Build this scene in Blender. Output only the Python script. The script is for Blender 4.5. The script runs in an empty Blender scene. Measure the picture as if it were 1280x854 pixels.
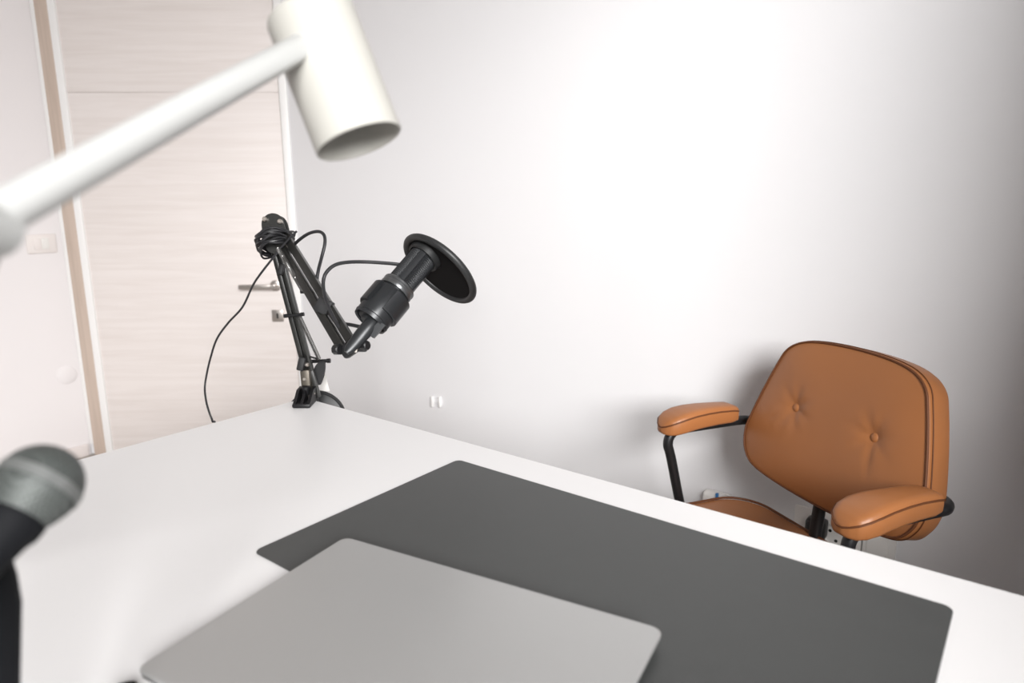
import bpy, bmesh, math, random
from mathutils import Vector, Matrix
random.seed(7)
SC = bpy.context.scene
COL = SC.collection
V = Vector
pi = math.pi

# ------------------------------------------------------------------ camera frame (metres, z up)
FPX, PITCH, ROLL, YA = 865.0, math.radians(11.87), math.radians(-.28), math.radians(-52.5)
DESK_Z = .74
CAM = V((0, 0, DESK_Z + .48))
def _cam():
    cp, sp, cr, sr = math.cos(PITCH), math.sin(PITCH), math.cos(ROLL), math.sin(ROLL)
    r0, u0, f = V((1, 0, 0)), V((0, sp, cp)), V((0, cp, -sp))
    r = cr * r0 + sr * u0
    u = -sr * r0 + cr * u0
    m = Matrix(((-math.sin(YA), -math.cos(YA), 0), (math.cos(YA), -math.sin(YA), 0), (0, 0, 1)))
    return m @ r, m @ u, m @ f
CR, CU, CF = _cam()
def ray(x, y): return CF + (x - 640) / FPX * CR - (y - 427) / FPX * CU
def at(x, y, d): return CAM + d * ray(x, y)            # a photo point taken at a distance
def onz(x, y, z):
    v = ray(x, y); return CAM + v * ((z - CAM.z) / v.z)
def ony(x, y, Y):
    v = ray(x, y); return CAM + v * (Y / v.y)

# ------------------------------------------------------------------ materials
def mat(name, col, rough=.5, metal=0, spec=.5, bump=None, var=None, coat=0, sheen=0):
    m = bpy.data.materials.new(name); m.use_nodes = True
    nt = m.node_tree; N, L = nt.nodes, nt.links
    b = N['Principled BSDF']
    b.inputs['Base Color'].default_value = (*col, 1)
    b.inputs['Roughness'].default_value = rough
    b.inputs['Metallic'].default_value = metal
    b.inputs['Specular IOR Level'].default_value = spec
    b.inputs['Coat Weight'].default_value = coat
    b.inputs['Sheen Weight'].default_value = sheen
    tc = N.new('ShaderNodeTexCoord')
    if var:                                           # (scale, amount, stretch)
        mp = N.new('ShaderNodeMapping'); mp.inputs['Scale'].default_value = var[2]
        L.new(tc.outputs['Object'], mp.inputs[0])
        n = N.new('ShaderNodeTexNoise'); n.inputs['Scale'].default_value = var[0]; n.inputs['Detail'].default_value = 5
        L.new(mp.outputs[0], n.inputs['Vector'])
        mx = N.new('ShaderNodeMix'); mx.data_type = 'RGBA'
        a = var[1]
        mx.inputs['A'].default_value = (*[c * (1 - a) for c in col], 1)
        mx.inputs['B'].default_value = (*[min(1, c * (1 + a)) for c in col], 1)
        L.new(n.outputs['Fac'], mx.inputs['Factor']); L.new(mx.outputs['Result'], b.inputs['Base Color'])
    if bump:                                          # (scale, strength, distance)
        n = N.new('ShaderNodeTexNoise'); n.inputs['Scale'].default_value = bump[0]; n.inputs['Detail'].default_value = 4
        L.new(tc.outputs['Object'], n.inputs['Vector'])
        bp = N.new('ShaderNodeBump'); bp.inputs['Strength'].default_value = bump[1]; bp.inputs['Distance'].default_value = bump[2]
        L.new(n.outputs['Fac'], bp.inputs['Height']); L.new(bp.outputs[0], b.inputs['Normal'])
    return m

def grain_mat(name, c1, c2, stretch, wscale, dist, rough=.45):
    m = bpy.data.materials.new(name); m.use_nodes = True
    nt = m.node_tree; N, L = nt.nodes, nt.links
    b = N['Principled BSDF']; b.inputs['Roughness'].default_value = rough; b.inputs['Specular IOR Level'].default_value = .35
    tc = N.new('ShaderNodeTexCoord'); mp = N.new('ShaderNodeMapping'); mp.inputs['Scale'].default_value = stretch
    L.new(tc.outputs['Object'], mp.inputs[0])
    w = N.new('ShaderNodeTexNoise'); w.inputs['Scale'].default_value = wscale; w.inputs['Detail'].default_value = 7
    w.inputs['Distortion'].default_value = dist; w.inputs['Roughness'].default_value = .62
    L.new(mp.outputs[0], w.inputs['Vector'])
    r = N.new('ShaderNodeValToRGB')
    r.color_ramp.elements[0].position = .34; r.color_ramp.elements[0].color = (*c2, 1)
    r.color_ramp.elements[1].position = .60; r.color_ramp.elements[1].color = (*c1, 1)
    L.new(w.outputs['Fac'], r.inputs[0]); L.new(r.outputs[0], b.inputs['Base Color'])
    return m

def mesh_mat(name, col, scale, rough=.4, metal=.6, depth=.0006):
    """woven wire: a regular lattice of small holes"""
    m = bpy.data.materials.new(name); m.use_nodes = True
    nt = m.node_tree; N, L = nt.nodes, nt.links
    b = N['Principled BSDF']; b.inputs['Roughness'].default_value = rough; b.inputs['Metallic'].default_value = metal
    tc = N.new('ShaderNodeTexCoord')
    vo = N.new('ShaderNodeTexVoronoi'); vo.inputs['Scale'].default_value = scale; vo.inputs['Randomness'].default_value = .15
    L.new(tc.outputs['Object'], vo.inputs['Vector'])
    r = N.new('ShaderNodeValToRGB')
    r.color_ramp.elements[0].position = .25; r.color_ramp.elements[0].color = (*[c * .12 for c in col], 1)
    r.color_ramp.elements[1].position = .5; r.color_ramp.elements[1].color = (*col, 1)
    L.new(vo.outputs['Distance'], r.inputs[0]); L.new(r.outputs[0], b.inputs['Base Color'])
    bp = N.new('ShaderNodeBump'); bp.inputs['Distance'].default_value = depth; bp.inputs['Strength'].default_value = .8
    L.new(vo.outputs['Distance'], bp.inputs['Height']); L.new(bp.outputs[0], b.inputs['Normal'])
    return m

M = dict(
    wall=mat('wall paint', (.79, .785, .795), .85, spec=.2, bump=(180, .06, .002)),
    wall_l=mat('side wall paint', (.80, .765, .765), .85, spec=.2, bump=(180, .06, .002)),
    ceil=mat('ceiling paint', (.80, .79, .78), .9),
    floor=grain_mat('floor boards', (.42, .38, .345), (.34, .30, .27), (1, 8, 8), 3, .4),
    base=mat('skirting', (.80, .74, .72), .5),
    door=grain_mat('pale door laminate', (.80, .745, .72), (.745, .685, .655), (.55, 1, 11), 3.2, .5),
    casing=grain_mat('casing wood', (.58, .475, .405), (.50, .405, .34), (22, 22, .7), 3, .3),
    trim=mat('white trim', (.86, .85, .84), .4),
    nickel=mat('satin nickel', (.56, .52, .49), .35, .9),
    plastic_w=mat('white plastic', (.80, .78, .75), .35),
    plastic_cream=mat('cream plastic', (.80, .745, .72), .4),
    desk=mat('white laminate', (.80, .79, .79), .38, spec=.45, var=(2.5, .015, (1, 1, 1))),
    steel_w=mat('white steel', (.75, .75, .75), .4),
    deskmat=mat('charcoal desk pad', (.054, .056, .055), .5, spec=.6, bump=(900, .15, .0004), var=(25, .06, (1, 1, 1))),
    alu=mat('grey aluminium', (.50, .50, .495), .40, .6, var=(4, .03, (1, 1, 1))),
    matte=mat('matte black', (.006, .0065, .008), .7, spec=.15),
    rubber=mat('black rubber', (.012, .012, .013), .6),
    leather=mat('tan leather', (.31, .118, .039), .42, spec=.45, bump=(420, .12, .0006), var=(9, .07, (1, 1, 1))),
    piping=mat('dark tan piping', (.11, .038, .014), .6, spec=.25),
    steel_b=mat('black steel', (.008, .008, .009), .42, .0, spec=.4),
    tube_b=mat('black painted tube', (.020, .020, .0185), .36, .3, spec=.6),
    bracket=mat('grey brown steel', (.13, .115, .095), .42, .7),
    zinc=mat('zinc screw', (.62, .57, .52), .3, .9),
    spring=mat('spring steel', (.24, .235, .23), .38, .9),
    cable=mat('black cable', (.018, .018, .02), .4, spec=.5),
    mic=mat('charcoal mic body', (.026, .0275, .03), .34, .3, spec=.5),
    mic_ring=mat('dark silver ring', (.16, .165, .17), .3, .8),
    mic_mesh=mesh_mat('mic grille mesh', (.05, .052, .055), 210, .38, .3, .0015),
    foam=mat('black filter cloth', (.010, .009, .009), .9, spec=.1, bump=(1500, .2, .0004)),
    filter_rim=mat('black filter rim', (.018, .0185, .019), .45),
    ball=mesh_mat('steel ball grille', (.10, .11, .105), 480, .5, .3),
    ball_band=mat('grille band', (.28, .29, .285), .35, .7),
    lamp=mat('off white lamp enamel', (.46, .45, .415), .5, spec=.35),
    lamp_arm=mat('lamp arm enamel', (.50, .505, .495), .45, spec=.35),
    bulb=mat('frosted bulb', (.85, .84, .80), .4),
    blue=mat('blue tab', (.02, .16, .42), .4),
    pin=mat('socket hole', (.01, .01, .01), .7),
)

# ------------------------------------------------------------------ mesh helpers
def basis(o, x, y, z):
    m = Matrix.Identity(4)
    for i, a in enumerate((x, y, z)):
        for j in range(3): m[j][i] = a[j]
    for j in range(3): m[j][3] = o[j]
    return m
def frame(o, zdir, hint=(0, 0, 1)):
    z = V(zdir).normalized(); h = V(hint)
    if abs(z.dot(h.normalized())) > .98: h = V((1, 0, 0))
    x = h.cross(z).normalized(); y = z.cross(x)
    return basis(o, x, y, z)
I4 = Matrix.Identity(4)
def box(bm, lo, hi, mx=I4, bev=0, seg=2):
    b2 = bmesh.new(); bmesh.ops.create_cube(b2, size=1)
    lo, hi = V(lo), V(hi)
    for v in b2.verts: v.co = V([lo[i] + (v.co[i] + .5) * (hi[i] - lo[i]) for i in range(3)])
    if bev: bmesh.ops.bevel(b2, geom=b2.edges[:], offset=bev, segments=seg, profile=.5, affect='EDGES')
    add(bm, b2, mx)
def add(bm, b2, mx=I4):
    mp = {}
    for v in b2.verts: mp[v] = bm.verts.new(mx @ v.co)
    for f in b2.faces:
        try: bm.faces.new([mp[v] for v in f.verts])
        except ValueError: pass
    b2.free()
def lathe(bm, prof, mx=I4, seg=40, a0=0, a1=2 * pi, close=True):
    full = abs(a1 - a0 - 2 * pi) < 1e-6
    n = seg if full else seg + 1
    rings = []
    for z, r in prof:
        if r < 1e-6: rings.append([bm.verts.new(mx @ V((0, 0, z)))]); continue
        rings.append([bm.verts.new(mx @ V((r * math.cos(a0 + (a1 - a0) * k / seg), r * math.sin(a0 + (a1 - a0) * k / seg), z))) for k in range(n)])
    for A, B in zip(rings, rings[1:]):
        for k in range(seg):
            k2 = (k + 1) % n
            if len(A) == 1 and len(B) == 1: continue
            if len(A) == 1: bm.faces.new((A[0], B[k], B[k2]))
            elif len(B) == 1: bm.faces.new((A[k], B[0], A[k2]))
            else: bm.faces.new((A[k], B[k], B[k2], A[k2]))
    if close and full:
        for R in (rings[0], rings[-1]):
            if len(R) > 2: bm.faces.new(R)
def smooth(pts, n=8, closed=False):
    pts = [V(p) for p in pts]; out = []
    m = len(pts)
    for i in range(m if closed else m - 1):
        if closed: p0, p1, p2, p3 = (pts[(i + k - 1) % m] for k in range(4))
        else: p0, p1, p2, p3 = pts[max(i - 1, 0)], pts[i], pts[i + 1], pts[min(i + 2, m - 1)]
        for k in range(n):
            t = k / n
            out.append(.5 * ((2 * p1) + (p2 - p0) * t + (2 * p0 - 5 * p1 + 4 * p2 - p3) * t * t + (3 * p1 - p0 - 3 * p2 + p3) * t ** 3))
    if not closed: out.append(pts[-1])
    return out
def tube(bm, pts, r, seg=12, closed=False, mx=I4):
    pts = [mx @ V(p) for p in pts]; n = len(pts)
    rad = r if callable(r) else (lambda t: r)
    tan = []
    for i in range(n):
        a = pts[(i - 1) % n] if closed or i > 0 else pts[i]
        b = pts[(i + 1) % n] if closed or i < n - 1 else pts[i]
        tan.append((b - a).normalized())
    up = V((0, 0, 1)) if abs(tan[0].z) < .9 else V((1, 0, 0))
    nrm = (up - tan[0] * up.dot(tan[0])).normalized()
    rings = []
    for i in range(n):
        nrm = (nrm - tan[i] * nrm.dot(tan[i])).normalized()
        bi = tan[i].cross(nrm); rr = rad(i / max(1, n - 1))
        rings.append([bm.verts.new(pts[i] + rr * (math.cos(2 * pi * k / seg) * nrm + math.sin(2 * pi * k / seg) * bi)) for k in range(seg)])
    rng = range(n if closed else n - 1)
    for i in rng:
        A, B = rings[i], rings[(i + 1) % n]
        for k in range(seg): bm.faces.new((A[k], A[(k + 1) % seg], B[(k + 1) % seg], B[k]))
    if not closed:
        bm.faces.new(rings[0][::-1]); bm.faces.new(rings[-1])
def loft(bm, rings, caps=True, mx=I4):
    R = [[bm.verts.new(mx @ V(p)) for p in r] for r in rings]
    n = len(R[0])
    for A, B in zip(R, R[1:]):
        for k in range(n): bm.faces.new((A[k], A[(k + 1) % n], B[(k + 1) % n], B[k]))
    if caps: bm.faces.new(R[0][::-1]); bm.faces.new(R[-1])
    return R
def rrect(w, d, r, seg=6):
    out = []
    for cx, cy, a in ((w - r, d - r, 0), (-w + r, d - r, pi / 2), (-w + r, -d + r, pi), (w - r, -d + r, 1.5 * pi)):
        for k in range(seg + 1): out.append((cx + r * math.cos(a + k * pi / 2 / seg), cy + r * math.sin(a + k * pi / 2 / seg)))
    return out
def slab(bm, w, d, r, z0, z1, mx=I4, edge=.001, seg=8):
    """rounded rectangle plate, half sizes w, d, softened edges"""
    rs = []
    for z, i in ((z0, edge), (z0 + edge, 0), (z1 - edge, 0), (z1, edge)):
        rs.append([(x, y, z) for x, y in rrect(w - i, d - i, max(r - i, .0005), seg)])
    loft(bm, rs, True, mx)
def obj(name, bm, m, parent=None, flat=False, matrix=None, mats=None):
    bmesh.ops.recalc_face_normals(bm, faces=bm.faces[:])
    me = bpy.data.meshes.new(name)
    if not flat:
        for f in bm.faces: f.smooth = True
        for e in bm.edges:
            if len(e.link_faces) == 2 and e.calc_face_angle(0) > math.radians(35): e.smooth = False
    bm.to_mesh(me); bm.free()
    o = bpy.data.objects.new(name, me); COL.objects.link(o)
    me.materials.append(M[m])
    if matrix is not None: o.matrix_world = matrix
    if parent: o.parent = parent
    return o
def thing(name, label, cat, loc=(0, 0, 0), group=None, mx=None):
    o = bpy.data.objects.new(name, None); COL.objects.link(o); o.empty_display_size = .05
    if mx is not None: o.matrix_world = mx
    else: o.location = loc
    o['label'] = label; o['category'] = cat
    if group: o['group'] = group
    return o
def tag(o, label, cat, group=None):
    o['label'] = label; o['category'] = cat
    if group: o['group'] = group
    return o
def struct(o): o['kind'] = 'structure'; return o
def part(name, bm, m, root, flat=False):
    """mesh given in world space, hung under root, whose origin becomes root's place"""
    off, q = V((0, 0, 0)), root
    while q: off += q.location; q = q.parent
    bmesh.ops.transform(bm, matrix=Matrix.Translation(-off), verts=bm.verts[:])
    return obj(name, bm, m, root, flat)
def B(): return bmesh.new()

# ------------------------------------------------------------------ room
YW = 1.95                                     # wall behind the chair
P0 = ony(365, 200, YW); P0.z = 0
DD = V((-.777, -.63, 0)).normalized()         # along the door wall, to the left
DN = V((.63, -.777, 0)).normalized()          # into the room
PL = P0 + DD * 1.066                          # corner with the left wall
CEIL = 2.62
XR = .42                                      # window wall on the right
YN = -2.6
bm = B(); box(bm, (P0.x, YW, 0), (XR + .22, YW + .1, CEIL)); struct(obj('wall_back', bm, 'wall', flat=True))
bm = B(); box(bm, (PL.x - .1, YN, 0), (PL.x, PL.y, CEIL)); struct(obj('wall_left', bm, 'wall_l', flat=True))
bm = B(); box(bm, (PL.x - .1, YN, -.08), (XR + .22, YW + .1, 0)); struct(obj('floor', bm, 'floor', flat=True))
bm = B(); box(bm, (PL.x - .1, YN, CEIL), (XR + .22, YW + .1, CEIL + .08)); struct(obj('ceiling', bm, 'ceil', flat=True))
# window wall, outside the frame on the right
WY0, WY1, WZ0, WZ1 = -2.2, .96, .95, 2.52
bm = B()
box(bm, (XR, YN, 0), (XR + .22, WY0, CEIL)); box(bm, (XR, WY1, 0), (XR + .22, YW + .1, CEIL))
box(bm, (XR, WY0, 0), (XR + .22, WY1, WZ0)); box(bm, (XR, WY0, WZ1), (XR + .22, WY1, CEIL))
struct(obj('wall_right', bm, 'wall', flat=True))
w = bpy.data.objects.new('window_1', None); COL.objects.link(w); struct(w); w.location = (XR + .18, (WY0 + WY1) / 2, WZ0)
bm = B()
ym = (WY0 + WY1) / 2
for a, b in (((WY0, WZ0), (WY0 + .06, WZ1)), ((WY1 - .06, WZ0), (WY1, WZ1)), ((ym - .05, WZ0), (ym + .05, WZ1)), ((WY0, WZ0), (WY1, WZ0 + .06)), ((WY0, WZ1 - .06), (WY1, WZ1))):
    box(bm, (XR + .15, a[0], a[1]), (XR + .21, b[0], b[1]))
part('window_frame', bm, 'trim', w, True)

# door wall, set across the corner
DM = basis(P0, DD, DN, V((0, 0, 1)))          # local x left along the wall, y into the room
d1 = bpy.data.objects.new('door_1', None); COL.objects.link(d1); struct(d1); d1.matrix_world = DM
bm = B(); box(bm, (-.05, -.12, 0), (1.12, -.012, CEIL)); box(bm, (-.02, -.012, 2.2), (1.066, .0, CEIL))
struct(obj('wall_door', bm, 'wall', None, True, DM))
bm = B(); box(bm, (.038, -.012, .008), (.955, .004, 1.672), bev=.0015); box(bm, (.038, -.012, 1.6728), (.955, .004, 2.12), bev=.0015)
obj('door_leaf', bm, 'door', d1)
bm = B(); box(bm, (0, -.012, 0), (.034, .014, 2.16), bev=.004); box(bm, (.953, -.012, 0), (.986, .017, 2.16), bev=.006)
box(bm, (.0, -.012, 2.124), (.986, .014, 2.16), bev=.004); box(bm, (1.043, -.012, .055), (1.064, .006, 2.24), bev=.004)
obj('door_stop', bm, 'trim', d1)
bm = B(); box(bm, (.986, -.012, 0), (1.042, .012, 2.235), bev=.002); box(bm, (.0, -.012, 2.16), (1.042, .012, 2.235), bev=.002)
obj('door_casing', bm, 'casing', d1)
h = V(DM.inverted() @ at(340, 357, 3.224))
hb = bpy.data.objects.new('door_handle', None)
bm = B()
hx, hz = .112, .8185
lathe(bm, [(0, .0255), (.009, .0255), (.010, .024)], Matrix.Translation((hx, .004, hz)) @ Matrix.Rotation(-pi / 2, 4, 'X'), 28)
lathe(bm, [(0, .011), (.05, .011)], Matrix.Translation((hx, .012, hz)) @ Matrix.Rotation(-pi / 2, 4, 'X'), 20)
box(bm, (hx - .012, .045, hz - .0105), (hx + .155, .062, hz + .0105), bev=.004)
obj('door_handle', bm, 'nickel', d1)
lk = B(); lx, lz = .113, .676
box(lk, (lx - .027, .004, lz - .028), (lx + .027, .013, lz + .028), bev=.003)
lo = obj('lock_plate', lk, 'nickel', d1)
bm = B(); box(bm, (lx - .004, .0125, lz - .012), (lx + .004, .0145, lz + .012), bev=.002); obj('keyhole', bm, 'pin', lo)
# skirtings
bm = B(); box(bm, (PL.x, YN, 0), (PL.x + .012, PL.y - .012, .058), bev=.003); struct(obj('baseboard_left', bm, 'base'))
bm = B(); box(bm, (P0.x + .03, YW - .012, 0), (XR, YW, .058), bev=.003); struct(obj('baseboard_back', bm, 'base'))

# light switch and blank cover on the left wall
XL = PL.x
t = thing('light_switch', 'wide white light switch plate on the side wall left of the door', 'switch', (XL, 1.194, 1.022))
bm = B(); box(bm, (XL, 1.135, .98), (XL + .01, 1.253, 1.064), bev=.004); part('switch_plate', bm, 'plastic_cream', t)
bm = B()
box(bm, (XL + .008, 1.163, .997), (XL + .013, 1.19, 1.047), bev=.002); part('rocker', bm, 'plastic_cream', t)
bm = B()
box(bm, (XL + .008, 1.192, .997), (XL + .015, 1.222, 1.047), bev=.003); part('rocker', bm, 'plastic_w', t)
bm = B(); lathe(bm, [(0, .042), (.004, .042), (.007, .036), (.0075, 0)], Matrix.Translation((XL, 1.222, .41)) @ Matrix.Rotation(pi / 2, 4, 'Y'), 40)
tag(obj('blank_cover', bm, 'wall_l'), 'round pale blank cover plate low on the wall left of the door', 'cover plate')

# small white clip pair on the back wall
c = ony(548, 502, YW)
t = thing('wall_hook', 'small white H shaped wall clip on the bare wall behind the desk', 'wall clip', (c.x, YW, c.z))
bm = B(); box(bm, (c.x - .026, YW - .004, c.z - .012), (c.x + .022, YW, c.z + .012), bev=.0015); part('back_plate', bm, 'wall', t)
for dx, dz in ((-.024, -.002), (.018, .004)):
    bm = B(); box(bm, (c.x + dx - .0045, YW - .016, c.z + dz - .022), (c.x + dx + .0045, YW - .003, c.z + dz + .022), bev=.003); part('prong', bm, 'trim', t)

# sockets behind the chair
SM = lambda x, y: ony(x, y, YW)
s = SM(1047, 668)
t = thing('wall_socket', 'white wall socket panel with round three-hole outlet behind the chair', 'socket', (s.x, YW, s.z))
bm = B(); box(bm, (s.x - .115, YW - .012, s.z - .075), (s.x + .062, YW, s.z + .06), bev=.004); part('socket_plate', bm, 'plastic_w', t)
bm = B(); lathe(bm, [(0, .034), (.008, .034), (.009, .030), (.003, .028), (.003, 0)], Matrix.Translation((s.x, YW - .012, s.z)) @ Matrix.Rotation(pi / 2, 4, 'X'), 36)
so = part('outlet_ring', bm, 'plastic_w', t)
bm = B()
for dx, dz in ((-.017, .012), (.017, .012), (0, -.014)):
    lathe(bm, [(0, .0045), (.0012, .0045), (.0012, 0)], Matrix.Translation((s.x + dx, YW - .0145, s.z + dz)) @ Matrix.Rotation(pi / 2, 4, 'X'), 14)
part('pin_holes', bm, 'pin', t)
p = SM(1100, 676)
bm = B(); box(bm, (p.x - .04, YW - .010, p.z - .075), (p.x + .04, YW + .002, p.z + .055), bev=.003); box(bm, (p.x - .03, YW - .013, p.z - .065), (p.x + .022, YW - .008, p.z + .042), bev=.002)
tag(obj('blank_plate', bm, 'plastic_w'), 'blank rectangular wall plate right of the round outlet, under the near armrest', 'wall plate')
p = SM(1027, 652)
t = thing('power_plug', 'dark grey power plug in the panel left of the round outlet', 'plug', (p.x, YW - .012, p.z))
bm = B(); box(bm, (p.x - .032, YW - .055, p.z - .035), (p.x + .022, YW - .012, p.z + .02), bev=.009, seg=3); part('plug_body', bm, 'filter_rim', t)
bm = B(); tube(bm, smooth([(p.x - .01, YW - .05, p.z - .03), (p.x - .015, YW - .06, p.z - .08), (p.x - .05, YW - .05, .12), (p.x - .12, YW - .06, .01)], 6), .004, 8); part('cord', bm, 'cable', t)
p = SM(905, 617)
t = thing('power_adapter', 'white power adapter with a blue tab on the wall above the chair seat', 'adapter', (p.x, YW, p.z))
bm = B(); box(bm, (p.x - .055, YW - .04, p.z - .05), (p.x + .035, YW, p.z + .008), bev=.014, seg=3); part('adapter_body', bm, 'plastic_w', t)
bm = B(); box(bm, (p.x - .010, YW - .047, p.z - .012), (p.x - .002, YW - .036, p.z + .014), Matrix.Identity(4), .002); part('tab', bm, 'blue', t)
bm = B(); tube(bm, smooth([(p.x + .0, YW - .03, p.z + .003), (p.x + .02, YW - .03, p.z + .012), (p.x + .045, YW - .03, p.z - .01), (p.x + .06, YW - .03, p.z - .08), (p.x + .10, YW - .03, .1), (p.x + .14, YW - .04, .008)], 6), .0032, 8); part('cord', bm, 'plastic_w', t)

# ------------------------------------------------------------------ desk
DX0, DX1, DY0, DY1 = -1.393, .27, .06, .984
t = thing('desk', 'white laminate desk with a slim rounded-corner top in the foreground', 'desk', ((DX0 + DX1) / 2, (DY0 + DY1) / 2, 0))
bm = B(); slab(bm, (DX1 - DX0) / 2, (DY1 - DY0) / 2, .035, DESK_Z - .028, DESK_Z, Matrix.Translation(((DX0 + DX1) / 2, (DY0 + DY1) / 2, 0)), .0025)
part('tabletop', bm, 'desk', t)
for x in (DX0 + .12, DX1 - .12):
    for y in (DY0 + .12, DY1 - .12):
        bm = B(); lathe(bm, [(0, .016), (.01, .018), (DESK_Z - .04, .025), (DESK_Z - .034, .045), (DESK_Z - .028, .045)], Matrix.Translation((x, y, 0)), 24); part('leg', bm, 'steel_w', t)

# desk pad
mx0, mx1, my0, my1 = -.818, -.034, .476, .9
bm = B(); slab(bm, (mx1 - mx0) / 2, (my1 - my0) / 2, .012, 0, .0022, I4, .0006, 6)
o = obj('desk_pad', bm, 'deskmat'); o.location = ((mx0 + mx1) / 2, (my0 + my1) / 2, DESK_Z)
tag(o, 'large charcoal desk pad with rounded corners lying on the white desk', 'desk pad')

# closed laptop, turned a little on the pad
ZL = DESK_Z + .0022
LC = onz(830, 786, ZL + .017)
a = math.radians(9.3); ex, ey = V((math.cos(a), math.sin(a), 0)), V((-math.sin(a), math.cos(a), 0))
LW, LD = .225, .155
lc = LC - ex * LW - ey * LD; lc.z = ZL
t = thing('laptop', 'closed silver grey laptop lying on the desk pad', 'laptop', mx=basis(lc, ex, ey, V((0, 0, 1))))
bm = B()
rs = []
for z, i in ((.002, .018), (.0035, .010), (.007, .003), (.0092, .0008), (.0096, .002)):
    rs.append([(x, y, z) for x, y in rrect(LW - i, LD - i, .012, 6)])
loft(bm, rs); obj('base', bm, 'matte', t)  # matte black stands in for the dark gap and shadow under the lid
bm = B()
rs = []
for z, i in ((.0108, .002), (.0113, .0004), (.0155, 0), (.0168, .0012), (.0172, .004)):
    rs.append([(x, y, z) for x, y in rrect(LW - i, LD - i, .012, 6)])
loft(bm, rs); lid = obj('lid', bm, 'alu', t)
bm = B(); slab(bm, LW - .004, LD - .004, .01, .0094, .011, I4, .0003, 4); obj('gasket', bm, 'rubber', t)
for sx in (-1, 1):
    for sy in (-1, 1):
        bm = B(); lathe(bm, [(0, .007), (.0025, .008)], Matrix.Translation((sx * (LW - .04), sy * (LD - .035), 0)), 16); obj('foot', bm, 'rubber', t)

# ------------------------------------------------------------------ boom arm on the desk corner
def pt(x, y, d): return at(x, y, d)
base = onz(379, 508, DESK_Z)
arm = thing('microphone_boom_arm', 'black folding microphone boom arm clamped to the far desk corner', 'microphone arm', base)
E1 = pt(385.5, 464, 1.66); E2 = pt(340, 290, 1.60); E3 = pt(352, 297, 1.585); E4 = pt(434, 432, 1.28)
def bars(A, Bp, gap, w, dpt):
    """two square tubes side by side across the view"""
    ax = (Bp - A).normalized(); side = ax.cross(CF).normalized()
    for s_ in (-1, 1):
        bm = B(); mx = basis(A + side * s_ * gap, side, ax.cross(side) * -1, ax)
        L = (Bp - A).length
        box(bm, (-w, -dpt, 0), (w, dpt, L), mx, .0018); yield bm
    return
for bm in bars(E1, E2, .0066, .0058, .0085): part('lower_tube', bm, 'tube_b', arm)
for bm in bars(E3, E4, .0105, .0083, .0085): part('upper_tube', bm, 'tube_b', arm)
# elbow plates
for dd in (-.014, .014):
    bm = B(); c = pt(343, 286, 1.59) + CF * dd
    mx = basis(c, CR, CU, CR.cross(CU))
    ring = smooth([(-.024, .004, 0), (-.018, .024, 0), (0, .033, 0), (.02, .025, 0), (.03, -.002, 0), (.036, -.045, 0), (.018, -.06, 0), (-.012, -.05, 0)], 5, True)
    loft(bm, [[(q.x, q.y, -.0015) for q in ring], [(q.x, q.y, .0015) for q in ring]], True, mx); part('elbow_plate', bm, 'tube_b', arm)
for x, y in ((331, 274), (350, 277), (356, 308), (352, 303)):
    bm = B(); lathe(bm, [(-.004, .0055), (.003, .0055), (.005, .003)], frame(pt(x, y, 1.57), -CF), 12); part('bolt', bm, 'zinc', arm)
# end bracket at the foot
A_, B_ = pt(385, 496, 1.66), pt(382, 462, 1.65)
ax = (B_ - A_).normalized(); side = ax.cross(CF).normalized()
bm = B(); box(bm, (-.0105, -.012, -.002), (.0105, .012, (B_ - A_).length), basis(A_, side, ax.cross(side) * -1, ax), .002); part('foot_bracket', bm, 'bracket', arm)
A_, B_ = pt(398, 497, 1.67), pt(387, 458, 1.66); ax = (B_ - A_).normalized(); side = ax.cross(CF).normalized()
bm = B(); box(bm, (-.0065, -.006, 0), (.0065, .006, (B_ - A_).length), basis(A_, side, ax.cross(side) * -1, ax), .002); part('side_bracket', bm, 'tube_b', arm)
for x, y in ((381, 474), (391, 492), (384, 456)):
    bm = B(); lathe(bm, [(-.004, .005), (.003, .005), (.005, .003)], frame(pt(x, y, 1.645), -CF), 12); part('bolt', bm, 'zinc', arm)
# clamp jaw with three ribs, plus screw below the desk
bx = base
jm = basis(V((bx.x, bx.y, DESK_Z)), CR.cross(V((0, 0, 1))).cross(V((0, 0, 1))).normalized() * -1, V((-CR.y, CR.x, 0)).normalized(), V((0, 0, 1)))
jm = basis(V((bx.x, bx.y, DESK_Z)), V((CR.x, CR.y, 0)).normalized(), V((-CR.y, CR.x, 0)).normalized(), V((0, 0, 1)))
bm = B(); box(bm, (-.021, -.018, 0), (.021, .05, .010), jm, .003)
box(bm, (-.021, .046, -.075), (.021, .060, .022), jm, .003); box(bm, (-.021, 0, -.075), (.021, .06, -.062), jm, .003)
for x in (-.016, .001, .017):
    loft(bm, [[(x - .0035, -.015, .009), (x - .0035, .02, .034), (x - .0035, .048, .036), (x - .0035, .048, .009)], [(x + .0035, -.015, .009), (x + .0035, .02, .034), (x + .0035, .048, .036), (x + .0035, .048, .009)]], True, jm)
lathe(bm, [(.02, .010), (.03, .011), (.040, .011), (.042, .008)], jm @ Matrix.Translation((0, .03, 0)), 24)
part('clamp', bm, 'steel_b', arm)
bm = B(); lathe(bm, [(-.15, .018), (-.135, .02), (-.13, .006), (-.045, .006), (-.044, .016), (-.028, .016)], jm @ Matrix.Translation((0, .02, 0)), 20); part('clamp_screw', bm, 'steel_b', arm)
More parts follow.
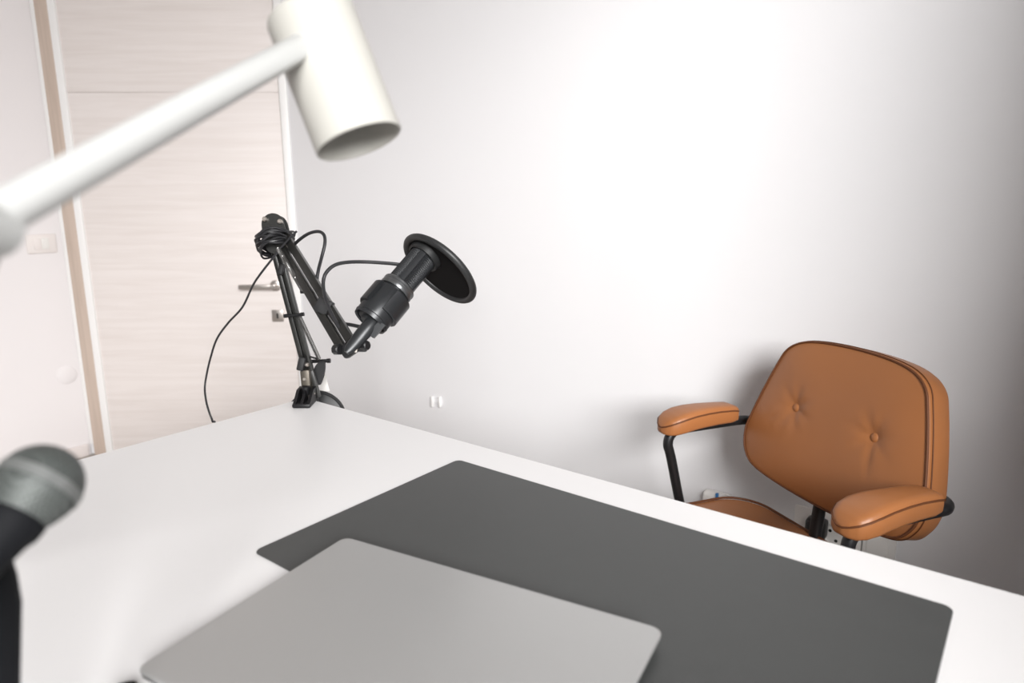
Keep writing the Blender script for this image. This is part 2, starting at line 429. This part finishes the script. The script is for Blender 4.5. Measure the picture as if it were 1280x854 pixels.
# round plate standing behind the corner
c = pt(395, 523, 1.735)
pm = basis(c, CR, CU, CR.cross(CU))
bm = B(); lathe(bm, [(-.003, .0), (-.003, .066), (.0, .071), (.003, .066), (.003, 0)], pm @ Matrix.Scale(.92, 4, V((0, 1, 0))), 56); pl = part('round_plate', bm, 'filter_rim', arm)
bm = B(); tube(bm, [(.0725 * math.cos(k * pi / 32), .0665 * math.sin(k * pi / 32), 0) for k in range(64)], .0042, 10, True, pm); part('plate_rim', bm, 'rubber', pl)
# cross pins, straps, knob
def pin(a, b, d, r, m='steel_b', nm='pin'):
    bm = B(); A, Bq = pt(*a, d), pt(*b, d); tube(bm, [A, A.lerp(Bq, .5), Bq], r, 12)
    for P in (A, Bq): lathe(bm, [(-.004, r * 1.25), (.004, r * 1.25)], frame(P, Bq - A), 14)
    return part(nm, bm, m, arm)
pin((357, 395), (378, 393), 1.605, .0036); pin((378, 364.5), (387, 364), 1.475, .0036)
pin((384, 445), (398, 449), 1.66, .0022); pin((386, 452), (411, 451), 1.70, .0045, nm='tension_knob')
for (x, y, w, h, d, an) in ((352.5, 337, .006, .013, 1.605, 12), (405, 383, .015, .015, 1.36, 28), (377.5, 455, .008, .016, 1.64, 12)):
    bm = B(); box(bm, (-w, -.012, -h), (w, .012, h), basis(pt(x, y, d), CR, CF, CU) @ Matrix.Rotation(math.radians(an), 4, 'Y'), .003); part('cable_strap', bm, 'rubber', arm)
# black fabric tab behind the foot
bm = B(); rg = smooth([(.000, .026, 0), (.013, .030, 0), (.014, .004, 0), (.004, -.028, 0), (-.006, -.024, 0), (-.012, .008, 0)], 5, True)
mx = basis(pt(399, 466, 1.70), CR, CU, CR.cross(CU)); loft(bm, [[(q.x, q.y, -.004) for q in rg], [(q.x, q.y, .004) for q in rg]], True, mx); part('gusset', bm, 'rubber', arm)
bm = B(); rg = [(-.004, .018), (.004, .018), (.015, -.026), (-.01, -.026)]
mx = basis(pt(405, 476, 1.76), CR, CU, CR.cross(CU)); loft(bm, [[(x, y, -.003) for x, y in rg], [(x, y, .003) for x, y in rg]], True, mx); part('tag', bm, 'plastic_w', arm)
# springs
def spring(a, b, da, db, turns, r, wr):
    A, Bq = pt(*a, da), pt(*b, db); mx = frame(A, Bq - A); L = (Bq - A).length
    pts = [(r * math.cos(2 * pi * turns * k / (turns * 9)), r * math.sin(2 * pi * turns * k / (turns * 9)), L * k / (turns * 9)) for k in range(turns * 9 + 1)]
    bm = B(); tube(bm, pts, wr, 5, False, mx); part('spring', bm, 'spring', arm)
spring((374.5, 396), (399, 449), 1.615, 1.66, 34, .0042, .0013)
spring((348, 311), (378, 362), 1.53, 1.44, 34, .0042, .0013)
# end joint: two thumb knobs and a yoke
c = pt(437, 436, 1.275)
bm = B(); box(bm, (-.016, -.014, -.013), (.018, .014, .013), basis(c, CR, CF, CU) @ Matrix.Rotation(math.radians(-35), 4, 'Y'), .005, 3)
box(bm, (.006, -.01, -.006), (.032, .01, .012), basis(c, CR, CF, CU), .004); part('end_joint', bm, 'steel_b', arm)
for (x, y, r) in ((422, 437, .010), (456, 432, .009)):
    bm = B(); prof = []
    mk = frame(pt(x, y, 1.262), (CR * .8 - CF * .6) if x < 437 else (CR * .8 - CF * .5))
    lathe(bm, [(-.008, r * .8), (-.006, r), (.006, r), (.008, r * .8)], mk, 9); part('thumb_knob', bm, 'steel_b', arm)
bm = B(); box(bm, (-.003, -.004, -.010), (.003, .004, .010), basis(pt(446, 434, 1.255), CR, CF, CU) @ Matrix.Rotation(math.radians(20), 4, 'Y'), .001); part('end_bolt', bm, 'zinc', arm)

# ------------------------------------------------------------------ studio microphone in its cup
mA = at(463, 401, 1.285); mB = at(531, 320, 1.355)
maxis = (mB - mA).normalized()
mm = frame(mA, maxis, -CF)       # local z along the mic, from the socket to the grille
mic = thing('studio_microphone', 'charcoal side-address studio microphone held at the end of the boom arm', 'microphone', mx=mm)
Lm = (mB - mA).length
bm = B(); lathe(bm, [(-.006, 0), (-.006, .017), (.0, .0185), (.0, .026), (.002, .0275), (.05, .0275), (.085, .0275), (.086, .026)], I4, 48); obj('body', bm, 'mic', mic)
bm = B(); lathe(bm, [(.0, .031), (-.003, .0335), (.004, .0352), (.006, .0335), (.006, .029)], I4, 48, close=False); obj('lower_ring', bm, 'mic', mic)
bm = B(); lathe(bm, [(.006, .027), (.006, .0335), (.009, .0345), (.066, .0345), (.069, .033), (.069, .027)], I4, 56, close=False); cup = obj('cup_holder', bm, 'mic', mic)
for a0, a1 in ((math.radians(-60), math.radians(50)), (math.radians(104), math.radians(214))):
    bm = B(); pr = [(.021, .033), (.021, .0395), (.023, .041), (.066, .041), (.068, .0395), (.068, .033)]
    lathe(bm, pr, I4, 16, a0, a1, False)
    for aa in (a0, a1):
        vs = [bm.verts.new((r * math.cos(aa), r * math.sin(aa), z)) for z, r in pr]; bm.faces.new(vs)
    obj('clip_wing', bm, 'mic', cup)
bm = B(); lathe(bm, [(.074, .027), (.074, .0325), (.076, .0335), (.081, .0335), (.082, .0322), (.085, .0322), (.086, .0335), (.090, .0335), (.092, .032), (.092, .026)], I4, 56, close=False); obj('collar', bm, 'mic_ring', mic)
bm = B(); NS, NZ = 200, 84; z0, z1 = .088, Lm + .006; rings = []
for i in range(NZ + 1):
    z = z0 + (z1 - z0) * i / NZ
    rings.append([(( .0266 + .0011 * math.cos(NS / 4 * 2 * pi * k / NS + (pi if (i // 4) % 2 else 0)) * math.cos(pi * (i % 4 - 2) / 4)) * math.cos(2 * pi * k / NS),
                   ( .0266 + .0011 * math.cos(NS / 4 * 2 * pi * k / NS + (pi if (i // 4) % 2 else 0)) * math.cos(pi * (i % 4 - 2) / 4)) * math.sin(2 * pi * k / NS), z) for k in range(NS)])
loft(bm, rings, False); lathe(bm, [(z1, .0266), (z1 + .004, .022), (z1 + .004, 0)], I4, 56, close=False); gr = obj('grille', bm, 'mic', mic)
for k in range(4):
    aa = math.radians(86 + 90 * k)
    bm = B(); pr = [(.090, .0265), (.090, .0282), (Lm + .004, .0282), (Lm + .006, .0265)]
    lathe(bm, pr, I4, 5, aa - .22, aa + .22, False); obj('rib', bm, 'mic', gr)
# tapered swivel stem from the cup to the joint, and its lever
def wpart(name, bm, m, root):
    bmesh.ops.transform(bm, matrix=root.matrix_world.inverted(), verts=bm.verts[:]); return obj(name, bm, m, root)
bpy.context.view_layer.update()
sa, sb = at(478, 389, 1.285), at(433, 441, 1.245)
bm = B(); fr = frame(sa, sb - sa, CF); L = (sb - sa).length
rs = []
for tt, w_, th in ((.0, .0105, .0105), (.02, .0115, .011), (.028, .0145, .0125), (.045, .0145, .012), (.062, .0135, .009), (.08, .0115, .0065), (.094, .0095, .0055), (.102, .005, .004)):
    z = tt / .102 * L
    rs.append([(w_ * math.cos(2 * pi * k / 24), th * math.sin(2 * pi * k / 24), z) for k in range(24)])
loft(bm, rs, True, fr); wpart('swivel_stem', bm, 'mic', mic)
bm = B(); mk = frame(at(470, 414, 1.268), maxis, -CF)
loft(bm, [[(-.008, -.006, -.012), (.006, -.006, -.012), (.006, .006, -.012), (-.008, .006, -.012)], [(-.004, -.006, .02), (.01, -.006, .02), (.01, .006, .02), (-.004, .006, .02)]], True, basis(at(469, 414, 1.268), CR, CF, CU) @ Matrix.Rotation(math.radians(35), 4, 'Y'))
wpart('release_lever', bm, 'mic', mic)

# pop filter pushed over the grille
pc = at(549.5, 337, 1.375)
maj = (CR * 88 - CU * 72).normalized(); pn = (maxis - maj * maxis.dot(maj)).normalized()
pfm = basis(pc, maj, pn.cross(maj), pn)
pf = thing('pop_filter', 'round black pop filter fitted over the studio microphone grille', 'pop filter', mx=pfm)
RF = .083
bm = B(); tube(bm, [(RF * math.cos(2 * pi * k / 72), RF * math.sin(2 * pi * k / 72), 0) for k in range(72)], .0072, 16, True); obj('rim', bm, 'filter_rim', pf)
bm = B(); lathe(bm, [(-.0015, 0), (-.0015, RF), (.0015, RF), (.0015, 0)], I4, 64, close=False); obj('screen', bm, 'foam', pf)
bpy.context.view_layer.update()
q = pfm.inverted() @ (mA + maxis * (Lm - .004))
bm = B(); lathe(bm, [(q.z - .004, .0295), (q.z - .004, .0335), (q.z + .012, .035), (-.002, .037)], Matrix.Translation((q.x, q.y, 0)), 40, close=False); obj('mount_collar', bm, 'filter_rim', pf)

# ------------------------------------------------------------------ cables
def coil(bm, c, n):
    for k in range(n):
        rx = random.uniform(.030, .044); ry = random.uniform(.012, .024)
        dx, dy = random.uniform(-.006, .006), random.uniform(-.026, .012)
        tl = math.radians(random.uniform(4, 34)); ph = random.uniform(0, 6)
        pts = []
        for j in range(40):
            t_ = 2 * pi * j / 40
            a, b_, e = rx * math.cos(t_), ry * math.sin(t_) * .55, .042 * math.sin(t_)
            w = .004 * math.sin(3 * t_ + ph)
            pts.append(c + CR * (dx + a * math.cos(tl) - b_ * math.sin(tl)) + CU * (dy + a * math.sin(tl) + b_ * math.cos(tl) + w) - CF * e)
        tube(bm, pts, .0024, 7, True)
bm = B(); cc = at(344, 297, 1.585)
coil(bm, cc, 13)
front = lambda x, y: at(x, y, 1.53)
tube(bm, smooth([front(371, 289), front(365, 295), front(352, 309), front(340, 324), front(326, 342), at(316, 357, 1.56), at(303, 384, 1.6), at(285, 404, 1.64), at(271, 424, 1.66), at(263, 448, 1.68), at(258, 470, 1.69), at(256, 486, 1.69), at(258, 503, 1.66), at(262, 517, 1.63), at(265.5, 526.5, 1.60), at(267, 540, 1.62), V((-1.44, .70, .5)), V((-1.5, .72, .0035))], 8), .0024, 8)
tag(obj('thin_cable', bm, 'cable'), 'thin black cable wound around the top of the boom arm and hanging behind the desk', 'cable')
bm = B()
P = lambda x, y, d: at(x, y, d)
tube(bm, smooth([P(366, 308, 1.55), P(374, 300, 1.53), P(386, 292, 1.51), P(398, 289.5, 1.49), P(405, 294, 1.48), P(406, 305, 1.475), P(402, 322, 1.47), P(398, 338, 1.455), P(396.5, 352, 1.45), P(400, 372, 1.44), P(412, 396, 1.41), P(425, 403.5, 1.36), P(438, 406, 1.33), P(452, 409, 1.32)], 8), .0036, 10)
tag(obj('microphone_cable', bm, 'cable'), 'thick black cable looping from the wound bundle down behind the upper arm', 'cable')
bm = B()
tube(bm, smooth([P(433, 420, 1.30), P(421, 404, 1.31), P(410, 382, 1.32), P(404.5, 362, 1.33), P(405, 347, 1.335), P(411, 337, 1.335), P(421, 330.5, 1.335), P(436, 327.8, 1.335), P(455, 327.5, 1.335), P(475, 328.5, 1.34), P(497, 330.5, 1.345), P(512, 334, 1.355)], 8), .0036, 10)
tag(obj('microphone_cable', bm, 'cable'), 'thick black cable curving from the arm tip up to the microphone grille', 'cable')

# ------------------------------------------------------------------ office chair
ang = math.radians(-122); cf = V((math.cos(ang), math.sin(ang), 0)); cs = V((-cf.y, cf.x, 0))   # cs: to the sitter's left
CM = basis(V((-.357, 1.588, 0)), cs, cf, V((0, 0, 1)))     # local x sideways, y forward
chair = thing('office_chair', 'tan leather office chair with buttoned back and padded arms behind the desk', 'chair', mx=CM)
tilt = math.radians(12)
BM_ = Matrix.Translation((.014, -.03, .66)) @ Matrix.Rotation(tilt, 4, 'X')      # back frame: x side, y forward normal, z up
half = [(0, .228), (.09, .224), (.150, .212), (.186, .188), (.204, .150), (.228, .075), (.247, .0), (.252, -.04), (.240, -.082), (.205, -.113), (.12, -.128), (0, -.133)]
outl = half + [(-x, z) for x, z in half[-2:0:-1]]
outl = [(q.x, q.y) for q in smooth([(x, z, 0) for x, z in outl], 6, True)]
BC = (0, .045)
def wrap(x, z): return .28 * x * x
btn = ((-.112, .062), (.112, .062))
def back_front(x, z, r):
    y = wrap(x, z) + .024 * (1 - r ** 3.2)
    for bx_, bz in btn:
        dx, dz = x - bx_, z - bz; d = math.hypot(dx, dz); a_ = math.atan2(dz, dx)
        y -= .013 * math.exp(-(d / .024) ** 1.3)
        y += .0009 * math.cos(a_ * 7 + bx_ * 9) * math.exp(-((d - .035) / .028) ** 2)
        # the long crease under each button
        ca = math.radians(-82) if bx_ > 0 else math.radians(215)
        along = dx * math.cos(ca) + dz * math.sin(ca); off = -dx * math.sin(ca) + dz * math.cos(ca)
        if .005 < along < .10: y -= .0020 * math.exp(-(off / .0045) ** 2) * math.sin(pi * (along - .005) / .095)
    return y
bm = B(); NR = 34; n = len(outl)
cen = bm.verts.new((BC[0], back_front(*BC, 0), BC[1])); prev = None
for k in range(1, NR + 1):
    r = (k / NR) ** .85; ring = []
    for x, z in outl:
        X, Z = BC[0] + (x - BC[0]) * r, BC[1] + (z - BC[1]) * r
        ring.append(bm.verts.new((X, back_front(X, Z, r), Z)))
    if prev is None:
        for j in range(n): bm.faces.new((cen, ring[j], ring[(j + 1) % n]))
    else:
        for j in range(n): bm.faces.new((prev[j], ring[j], ring[(j + 1) % n], prev[(j + 1) % n]))
    prev = ring
bmesh.ops.transform(bm, matrix=BM_, verts=bm.verts[:]); bk = obj('backrest', bm, 'leather', chair)
def ringat(sc, y): return [(x * sc, wrap(x * sc, z) + y, BC[1] + (z - BC[1]) * sc) for x, z in outl]
bm = B(); loft(bm, [ringat(1.0, .001), ringat(1.025, -.004), ringat(1.03, -.02), ringat(1.03, -.05), ringat(1.01, -.062), ringat(.9, -.068), ringat(.5, -.07), ringat(.05, -.07)], False)
bmesh.ops.transform(bm, matrix=BM_, verts=bm.verts[:]); obj('back_shell', bm, 'leather', bk)
bm = B(); tube(bm, ringat(1.012, .0005), .0026, 8, True, BM_); obj('piping', bm, 'piping', bk)
bm = B(); tube(bm, ringat(1.032, -.010), .0012, 6, True, BM_); obj('seam', bm, 'piping', bk)
for bx_, bz in btn:
    bm = B(); y0 = back_front(bx_, bz, .6)
    lathe(bm, [(0, .0125), (.004, .0125), (.008, .010), (.0105, .005), (.011, 0)], BM_ @ Matrix.Translation((bx_, y0 - .002, bz)) @ Matrix.Rotation(-pi / 2, 4, 'X'), 24); obj('button', bm, 'leather', bk)
# seat
bm = B(); rs = []
sw, sd = .245, .235; sy = .205
for z, i in ((.370, .05), (.374, .015), (.388, .003), (.408, 0), (.428, .002), (.440, .012)):
    rs.append([(x, y + sy, z + .018 * max(0, abs(x) / sw - .3) ** 2) for x, y in rrect(sw - i, sd - i, .10, 10)])
R = loft(bm, rs, False)
top = R[-1]
pr = top
for k in range(1, 9):
    s_ = 1 - k / 9; ring = []
    for v in top:
        X, Y = v.co.x * s_, sy + (v.co.y - sy) * s_
        ring.append(bm.verts.new((X, Y, .440 + .012 * (1 - s_ ** 2) + .018 * max(0, abs(X) / sw - .3) ** 2)))
    for j in range(len(top)): bm.faces.new((pr[j], pr[(j + 1) % len(top)], ring[(j + 1) % len(top)], ring[j]))
    pr = ring
bm.faces.new(pr)
seat = obj('seat', bm, 'leather', chair)
bm = B(); tube(bm, [(x, y + sy, .4425 + .018 * max(0, abs(x) / sw - .3) ** 2) for x, y in rrect(sw - .010, sd - .010, .095, 10)], .0032, 8, True); obj('piping', bm, 'piping', seat)
bm = B(); slab(bm, .20, .19, .06, .353, .374, Matrix.Translation((0, sy, 0)), .004); obj('seat_pan', bm, 'steel_b', chair)
# armrests
AX = .289
for s_ in (-1, 1):
    bm = B(); rs = []; edge = []
    st = [(-.002, .016, .652, .668), (.002, .026, .642, .680), (.02, .029, .638, .686), (.06, .031, .638, .689), (.10, .035, .637, .690), (.14, .040, .635, .689), (.17, .0425, .631, .685), (.193, .040, .628, .678), (.209, .032, .627, .669), (.218, .019, .629, .659), (.222, .006, .634, .651)]
    st2 = []
    for i in range(len(st) - 1):
        for k in range(3): st2.append(tuple(st[i][j] + (st[i + 1][j] - st[i][j]) * k / 3 for j in range(4)))
    st2.append(st[-1])
    for y, w_, z0, z1 in st2:
        ring = []; hh = (z1 - z0) / 2; zc = (z0 + z1) / 2
        for k in range(24):
            a_ = 2 * pi * k / 24; c_, s2 = math.cos(a_), math.sin(a_)
            ex_ = .42
            ring.append((s_ * AX + w_ * math.copysign(abs(c_) ** ex_, c_), y, zc + hh * math.copysign(abs(s2) ** (.62 if s2 > 0 else .35), s2)))
        rs.append(ring)
    loft(bm, rs); pad = obj('armrest_pad', bm, 'leather', chair)
    L_, R_ = [], []
    for y, w_, z0, z1 in st2:
        zz = z0 + (z1 - z0) * .74
        L_.append((s_ * AX - w_ * .985, y, zz)); R_.append((s_ * AX + w_ * .985, y, zz))
    bm = B(); tube(bm, L_ + R_[::-1], .0021, 6, True); obj('piping', bm, 'piping', pad)
# one bent steel tube: seat - arm - round the back - arm - seat
hp = [(AX - .065, .11, .362), (AX - .02, .135, .372), (AX - .002, .148, .41), (AX, .185, .555), (AX, .197, .597), (AX, .188, .622), (AX, .160, .632), (AX, .05, .634), (AX, -.025, .634), (AX - .006, -.050, .632), (AX - .03, -.078, .628), (AX - .085, -.098, .622), (0, -.125, .618)]
pts = hp + [(-x, y, z) for x, y, z in hp[-2::-1]]
bm = B(); tube(bm, smooth(pts, 7), .0125, 14); obj('arm_tube', bm, 'steel_b', chair)
# back post
bm = B(); tube(bm, smooth([(0, .10, .350), (0, .005, .350), (0, -.018, .385), (0, -.024, .47), (0, -.034, .57)], 7), .0145, 12); obj('back_post', bm, 'steel_b', chair)
# swivel base
bm = B(); lathe(bm, [(.10, .028), (.26, .028), (.262, .018), (.335, .018), (.337, .06), (.353, .06)], Matrix.Translation((0, sy, 0)), 28); obj('column', bm, 'steel_b', chair)
for k in range(5):
    a_ = 2 * pi * k / 5 + .3; R5 = Matrix.Translation((0, sy, 0)) @ Matrix.Rotation(a_, 4, 'Z')
    bm = B(); loft(bm, [[(0, -.026, .09), (0, .026, .09), (0, .022, .13), (0, -.022, .13)], [(.28, -.016, .075), (.28, .016, .075), (.28, .014, .092), (.28, -.014, .092)]], True, R5); sp = obj('base_leg', bm, 'steel_b', chair)
    bm = B()
    for yy in (-.014, .014): lathe(bm, [(-.008, .02), (-.007, .026), (.007, .026), (.008, .02)], R5 @ Matrix.Translation((.275, yy, .027)) @ Matrix.Rotation(pi / 2, 4, 'X'), 24)
    lathe(bm, [(.03, .006), (.08, .006)], R5 @ Matrix.Translation((.275, 0, 0)), 12); obj('caster', bm, 'rubber', sp)

# ------------------------------------------------------------------ desk lamp, close to the lens
LBX, LBY = onz(-190, 770, DESK_Z).xy; 
hA, hB = at(387.5, 18, .63), at(449.5, 178, .632)
lamp = thing('desk_lamp', 'off-white desk lamp with a cylinder head on a tubular arm, close foreground', 'lamp', (LBX, LBY, DESK_Z))
ax = (hB - hA).normalized(); LH = (hB - hA).length; RH = .0405
hm = frame(hA, ax, CF)
bm = B(); lathe(bm, [(.0, 0), (.0, RH - .004), (.001, RH - .001), (.004, RH), (LH - .001, RH), (LH, RH - .0008), (LH, RH - .002), (LH - .001, RH - .0026), (.03, RH - .0026), (.03, 0)], hm, 64); sh = part('lamp_shade', bm, 'lamp', lamp)
bm = B(); lathe(bm, [(.028, .014), (.04, .014), (.045, .02), (.06, .026), (.076, .022), (.084, .010), (.086, 0)], hm, 32); part('bulb', bm, 'bulb', lamp)
a0 = at(377, 58, .60); a1 = at(-26, 282, .325)
# arm comes off a pivot stub on the shade
bm = B(); tube(bm, [a0 + (hA + ax * .05 - a0) * .35, a0, a0 + (a1 - a0) * .5, a1], .0108, 24); part('upper_arm', bm, 'lamp_arm', lamp)
bm = B(); lathe(bm, [(-.005, .011), (.006, .0125), (.012, .0125)], frame(a0, (hA + ax * .05 - a0)), 24); lathe(bm, [(-.0135, 0), (-.012, .006), (-.006, .0105), (.0, .0112), (.004, .0112)], frame(a0, (a1 - a0) * -1) @ Matrix.Rotation(pi, 4, 'X'), 24); part('pivot', bm, 'lamp_arm', lamp)
bm = B(); lathe(bm, [(-.015, .0), (-.015, .011), (-.012, .0135), (.012, .0135), (.015, .011), (.015, 0)], frame(a1, CF), 32); part('elbow', bm, 'lamp_arm', lamp)
lb = V((LBX, LBY, DESK_Z + .02))
bm = B(); tube(bm, [a1, a1.lerp(lb, .5), lb], .0125, 24); part('lower_arm', bm, 'lamp_arm', lamp)
bm = B(); lathe(bm, [(0, .07), (.012, .07), (.016, .066), (.018, .02), (.045, .016), (.046, 0)], Matrix.Translation((LBX, LBY, DESK_Z)), 48); part('lamp_base', bm, 'lamp_arm', lamp)

# ------------------------------------------------------------------ hand microphone on a short stand, lower left
bc = at(49, 606, .445)
body_pt = at(-52, 738, .40)
hax = (bc - body_pt).normalized(); rb = .0258
hm2 = frame(bc, hax, CF)
hmic = thing('vocal_microphone', 'handheld vocal microphone with grey ball grille at the left edge', 'microphone', mx=hm2)
pr = [(-.0225, .0185)] + [(-.021 + .021 * k / 6, .0195 + .0063 * math.sin(k / 6 * pi / 2)) for k in range(1, 7)]
pr += [(rb * math.sin(t_ * pi / 2 / 12), rb * math.cos(t_ * pi / 2 / 12)) for t_ in range(1, 12)] + [(rb, 0)]
bm = B(); lathe(bm, pr, I4, 56); g = obj('ball_grille', bm, 'ball', hmic)
bm = B(); lathe(bm, [(-.0035, .0255), (-.0035, .0264), (.0035, .0264), (.0035, .0255)], I4, 56, close=False); obj('grille_band', bm, 'ball_band', g)
bm = B(); lathe(bm, [(-.18, 0), (-.18, .009), (-.175, .0095), (-.065, .0125), (-.05, .0138), (-.036, .0165), (-.031, .0188), (-.0235, .0195), (-.022, .0185), (-.022, 0)], I4, 40); obj('handle', bm, 'matte', hmic)
# stand
cp_ = at(-28, 712, .455)
sx, sy_ = cp_.x, cp_.y
stand = thing('microphone_stand', 'black column microphone stand under the vocal microphone', 'microphone stand', (sx, sy_, DESK_Z))
bm = B(); lathe(bm, [(.012, .0095), (.135, .0095), (.15, .012), (cp_.z - DESK_Z - .03, .0205), (cp_.z - DESK_Z - .012, .0205), (cp_.z - DESK_Z + .004, .019), (cp_.z - DESK_Z + .014, .014), (cp_.z - DESK_Z + .017, 0)], Matrix.Translation((sx, sy_, DESK_Z)), 36); part('column', bm, 'matte', stand)
bm = B(); lathe(bm, [(.0, .02), (.002, .024), (.02, .024), (.034, .013), (.034, 0)], Matrix.Translation((sx, sy_, DESK_Z)), 36); part('stand_hub', bm, 'matte', stand)
ft = V((-.672, .247, 0)); l0 = V((sx, sy_, 0)); ld = ft - l0; LL = ld.length; la = math.atan2(ld.y, ld.x)
for k in range(3):
    lm = Matrix.Translation((sx, sy_, DESK_Z)) @ Matrix.Rotation(la + 2 * pi * k / 3, 4, 'Z')
    Lk = LL if k == 0 else .10
    bm = B(); rs = []
    for x, w_, z0, z1 in ((.01, .009, .008, .022), (Lk * .5, .009, .004, .018), (Lk - .02, .010, .0, .013), (Lk - .006, .010, .0, .012), (Lk, .006, .001, .009)):
        rs.append([(x, y, (z0 + z1) / 2 + z) for y, z in rrect(w_, (z1 - z0) / 2, .003, 3)])
    loft(bm, rs, True, lm); part('leg', bm, 'matte', stand)

# ------------------------------------------------------------------ camera
cam = bpy.data.cameras.new('camera'); co = bpy.data.objects.new('camera', cam); COL.objects.link(co)
co.matrix_world = basis(CAM, CR, CU, -CF)
cam.sensor_width = 36; cam.sensor_fit = 'HORIZONTAL'; cam.lens = FPX / 1280 * 36
cam.clip_start = .02
cam.dof.use_dof = True; cam.dof.focus_distance = 1.42; cam.dof.aperture_fstop = 3.2
SC.camera = co

# ------------------------------------------------------------------ light
def area(name, loc, to, sx, sy, power, col, spread=180):
    l = bpy.data.lights.new(name, 'AREA'); l.shape = 'RECTANGLE'; l.size = sx; l.size_y = sy; l.energy = power; l.color = col; l.spread = math.radians(spread)
    o = bpy.data.objects.new(name, l); COL.objects.link(o); o.location = loc
    o.rotation_euler = (V(to) - V(loc)).to_track_quat('-Z', 'Y').to_euler(); return o
area('window_daylight', (3.0, -2.15, 2.7), (-1.1, 1.5, .9), 2.6, 1.8, 620, (1, .992, .985), 180)
w = bpy.data.worlds.new('world'); SC.world = w; w.use_nodes = True
w.node_tree.nodes['Background'].inputs[0].default_value = (1, .985, .975, 1)
w.node_tree.nodes['Background'].inputs[1].default_value = .14

vs = SC.view_settings
SC.display_settings.display_device = 'sRGB'
vs.view_transform = 'Standard'; vs.look = 'None'; vs.exposure = 0; vs.gamma = 1; vs.use_curve_mapping = False
SC.cycles.use_denoising = True
SC.cycles.max_bounces = 8
